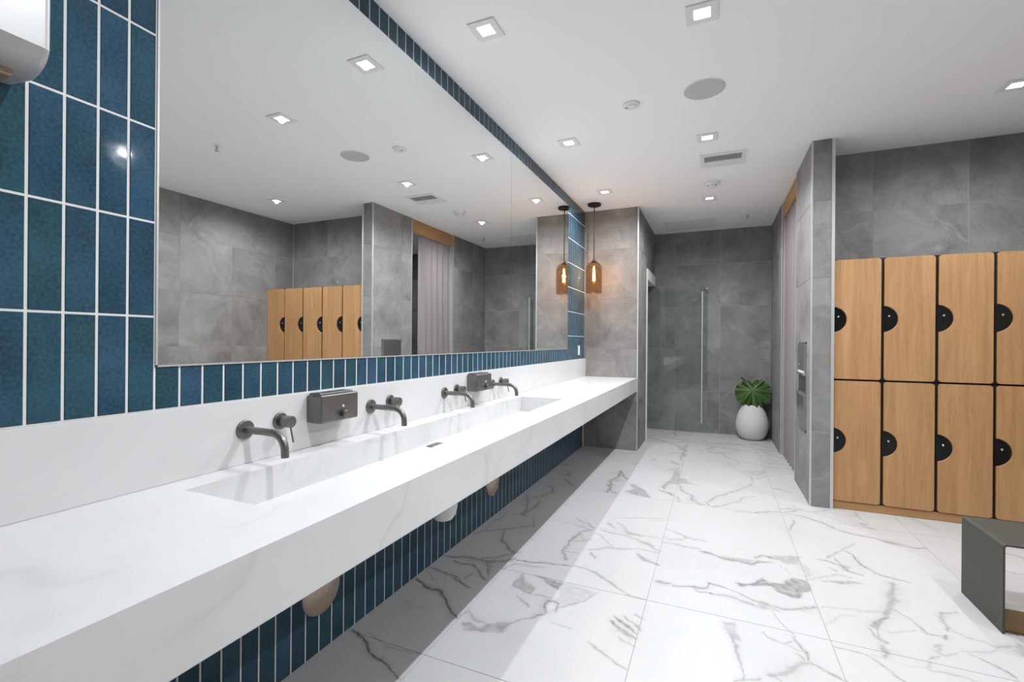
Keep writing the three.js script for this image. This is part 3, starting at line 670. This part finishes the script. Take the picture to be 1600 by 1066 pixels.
// ---------------------------------------------------------------- curtain
{
  const c = thing('curtain', 'mauve-grey pleated floor-length curtain in the partition opening', 'curtain', [2.265, 0, 0]);
  const za = -5.455, zb = -6.22, N = 160, pts = [];
  for (let i = 0; i <= N; i++) { const t = i / N; pts.push([za + (zb - za) * t + 0.02 * Math.sin(t * Math.PI * 2 * 5 + 2.2), 0.029 * Math.sin(t * Math.PI * 2 * 5 + 0.6) + 0.007 * Math.sin(t * Math.PI * 2 * 10.3)]); }
  const s = new THREE.Shape(); pts.forEach((p, i) => i ? s.lineTo(p[0], p[1]) : s.moveTo(p[0], p[1])); for (let i = N; i >= 0; i--) s.lineTo(pts[i][0], pts[i][1] + 0.004); s.closePath();
  const g = new THREE.ExtrudeGeometry(s, { depth: 2.745, bevelEnabled: false });   // shape in (z, x), pulled up y
  const p = g.attributes.position; for (let i = 0; i < p.count; i++) { const zz = p.getX(i), xx = p.getY(i), yy = p.getZ(i); p.setXYZ(i, xx, yy + 0.012, zz); }
  { const u = g.attributes.uv; for (let i = 0; i < u.count; i++) u.setXY(i, p.getZ(i) * 4, p.getY(i) * 4); }
  const ix = g.index; if (!ix) { for (let i = 0; i < p.count; i += 3) { for (const at of [p, g.attributes.uv]) { const k = at.itemSize; for (let q = 0; q < k; q++) { const A = at.array, t = A[(i + 1) * k + q]; A[(i + 1) * k + q] = A[(i + 2) * k + q]; A[(i + 2) * k + q] = t; } } } }
  g.deleteAttribute('normal');
  mesh('fabric', toCreasedNormals(g, 0.9), M.curtain, c);
  const r = thing('curtain_rail', 'slim metal curtain rail behind the oak header', 'curtain rail');
  mesh('rail', rbox(2.254, 2.276, 2.760, 2.782, -5.203, -6.277, 0.002, 1), M.alu, r);
}
// paper towel and waste unit on the partition
{
  const d = thing('towel_waste_unit', 'recessed steel paper-towel dispenser and waste bin in the partition', 'towel dispenser', [2.2145, 0.56, -4.78]);
  const w = 0.19;
  mesh('frame', flat([box(-0.006, 0, 0, 0.76, -w, -w + 0.014), box(-0.006, 0, 0, 0.76, w - 0.014, w), box(-0.006, 0, 0, 0.014, -w, w), box(-0.006, 0, 0.746, 0.76, -w, w)]), M.steel, d);
  mesh('towel_door', rbox(-0.016, -0.001, 0.52, 0.742, -w + 0.015, w - 0.015, 0.003, 2), M.steel, d);
  const tr2 = mesh('towel_tray', rbox(-0.022, -0.001, 0.475, 0.495, -w + 0.015, w - 0.015, 0.004, 2), M.chrome, d);
  mesh('paper_towel', box(-0.020, -0.002, 0.496, 0.512, -0.11, 0.11), M.white, tr2);
  mesh('recess_shade', box(-0.003, -0.0005, 0.33, 0.475, -w + 0.015, w - 0.015), M.gun, d);  // flat dark sheet standing in for the shade inside the opening
  const s = new THREE.Shape(); s.moveTo(0, 0); s.lineTo(-0.014, 0.006); s.lineTo(-0.018, 0.26); s.quadraticCurveTo(-0.020, 0.295, -0.032, 0.306); s.lineTo(-0.026, 0.312); s.quadraticCurveTo(-0.014, 0.30, -0.010, 0.285); s.lineTo(0, 0.285); s.closePath();
  const g = new THREE.ExtrudeGeometry(s, { depth: 2 * (w - 0.016), bevelEnabled: false }); g.translate(-0.001, 0.016, -(w - 0.016));
  mesh('waste_bin', toCreasedNormals(g, 0.6), M.steel, d);
  mesh('key_lock', rod([-0.018, 0.56, -0.10], [-0.014, 0.56, -0.10], 0.008), M.chrome, d);
}
// ---------------------------------------------------------------- plant
{
  const px = 1.975, pz = -7.165, pl = thing('potted_monstera', 'single split monstera leaf in a pale egg-shaped floor pot', 'potted plant', [px, 0, pz]);
  mesh('pot', lathe([[0.0001, 0.0005], [0.105, 0.0005], [0.135, 0.015], [0.170, 0.06], [0.192, 0.12], [0.203, 0.185], [0.199, 0.245], [0.184, 0.315], [0.158, 0.385], [0.128, 0.44], [0.108, 0.466], [0.101, 0.470], [0.094, 0.464], [0.094, 0.42], [0.0001, 0.41]], 64), M.pot, pl);
  mesh('soil', lathe([[0.0001, 0.437], [0.05, 0.434], [0.095, 0.425]], 32), M.soil, pl);
  // leaf: heart outline with deep splits, cupped and hanging over the rim towards the room
  const A = 320, Rr = 14, base = new THREE.Vector3(0.005, 0.665, 0.055);
  const slits = [[0.25, 0.52, 0.055], [0.56, 0.50, 0.05], [0.90, 0.42, 0.045], [1.28, 0.36, 0.035], [1.72, 0.34, 0.03], [2.2, 0.3, 0.03]];
  const radius = th => {        // th measured from the tip (down), -pi..pi
    const a = Math.abs(th);
    let R = 0.245 * (1 + 0.20 * Math.exp(-((a / 0.22) ** 2)) - 0.10 * Math.exp(-(((a - 0.45) / 0.3) ** 2))) * (a > 2.1 ? 1 - 0.20 * clamp((a - 2.1) / 0.7) : 1);
    R *= 0.93 + 0.05 * Math.cos(a * 1.0) - 0.32 * Math.exp(-(((a - Math.PI) / 0.16) ** 2));
    let cut = 0; for (const [c, d, w] of slits) { const q = Math.abs(a - c * (th > 0 ? 1 : 1.06)) / w; cut = Math.max(cut, d * clamp(1.25 - q)); }
    return R * (1 - cut);
  };
  const tilt = new THREE.Matrix4().makeRotationFromEuler(new THREE.Euler(-0.42, -0.10, 0.12, 'YXZ'));
  const at = (th, f) => {
    const R = radius(th) * f, x = Math.sin(th) * R * 0.98, y = -Math.cos(th) * R * (Math.abs(th) < 1.57 ? 1.04 : 0.9), a = Math.abs(x);
    const zz = -0.9 * a * a - 1.1 * Math.max(0, -y) ** 2 * 0.9 + 0.016 * Math.sin(th * 14) * f * f + 0.010 * Math.cos(th * 7 + 1) * f;
    return new THREE.Vector3(x, y, zz).applyMatrix4(tilt).add(base);
  };
  const P = [], I = []; for (let j = 0; j <= Rr; j++) for (let i = 0; i <= A; i++) P.push(...at(-Math.PI + i / A * Math.PI * 2, Math.max(0.002, j / Rr)).toArray());
  for (let j = 0; j < Rr; j++) for (let i = 0; i < A; i++) { const a = j * (A + 1) + i, b = a + A + 1; I.push(a, b, a + 1, b, b + 1, a + 1); }
  const one = new THREE.BufferGeometry(); one.setAttribute('position', new THREE.Float32BufferAttribute(P, 3)); one.setIndex(I); one.computeVertexNormals();
  const lf = mesh('leaf', one, M.leaf, pl);
  const ribs = []; for (const t of [0, 0.52, 0.84, 1.17, 1.53, 1.92, -0.52, -0.84, -1.17, -1.53, -1.92]) { const q = []; for (let k = 0; k <= 6; k++) q.push(at(t, 0.02 + 0.80 * k / 6).add(new THREE.Vector3(0, 0.0012, 0.0018)).toArray()); ribs.push(tube(q, t ? 0.0016 : 0.003, 16, 6)); }
  mesh('vein', flat(ribs), M.rib, lf);
  mesh('stem', tube([[0, 0.40, -0.03], [0.004, 0.50, -0.055], [0.006, 0.60, -0.04], [0.004, 0.645, 0.01], base.toArray()], 0.007, 30, 10), M.rib, pl);
  mesh('new_shoot', tube([[-0.02, 0.40, -0.05], [-0.03, 0.60, -0.09], [-0.05, 0.74, -0.06], [-0.10, 0.80, -0.02], [-0.135, 0.835, 0.0]], 0.010, 30, 10), M.leaf, pl);
}
renderer.render(scene, camera);
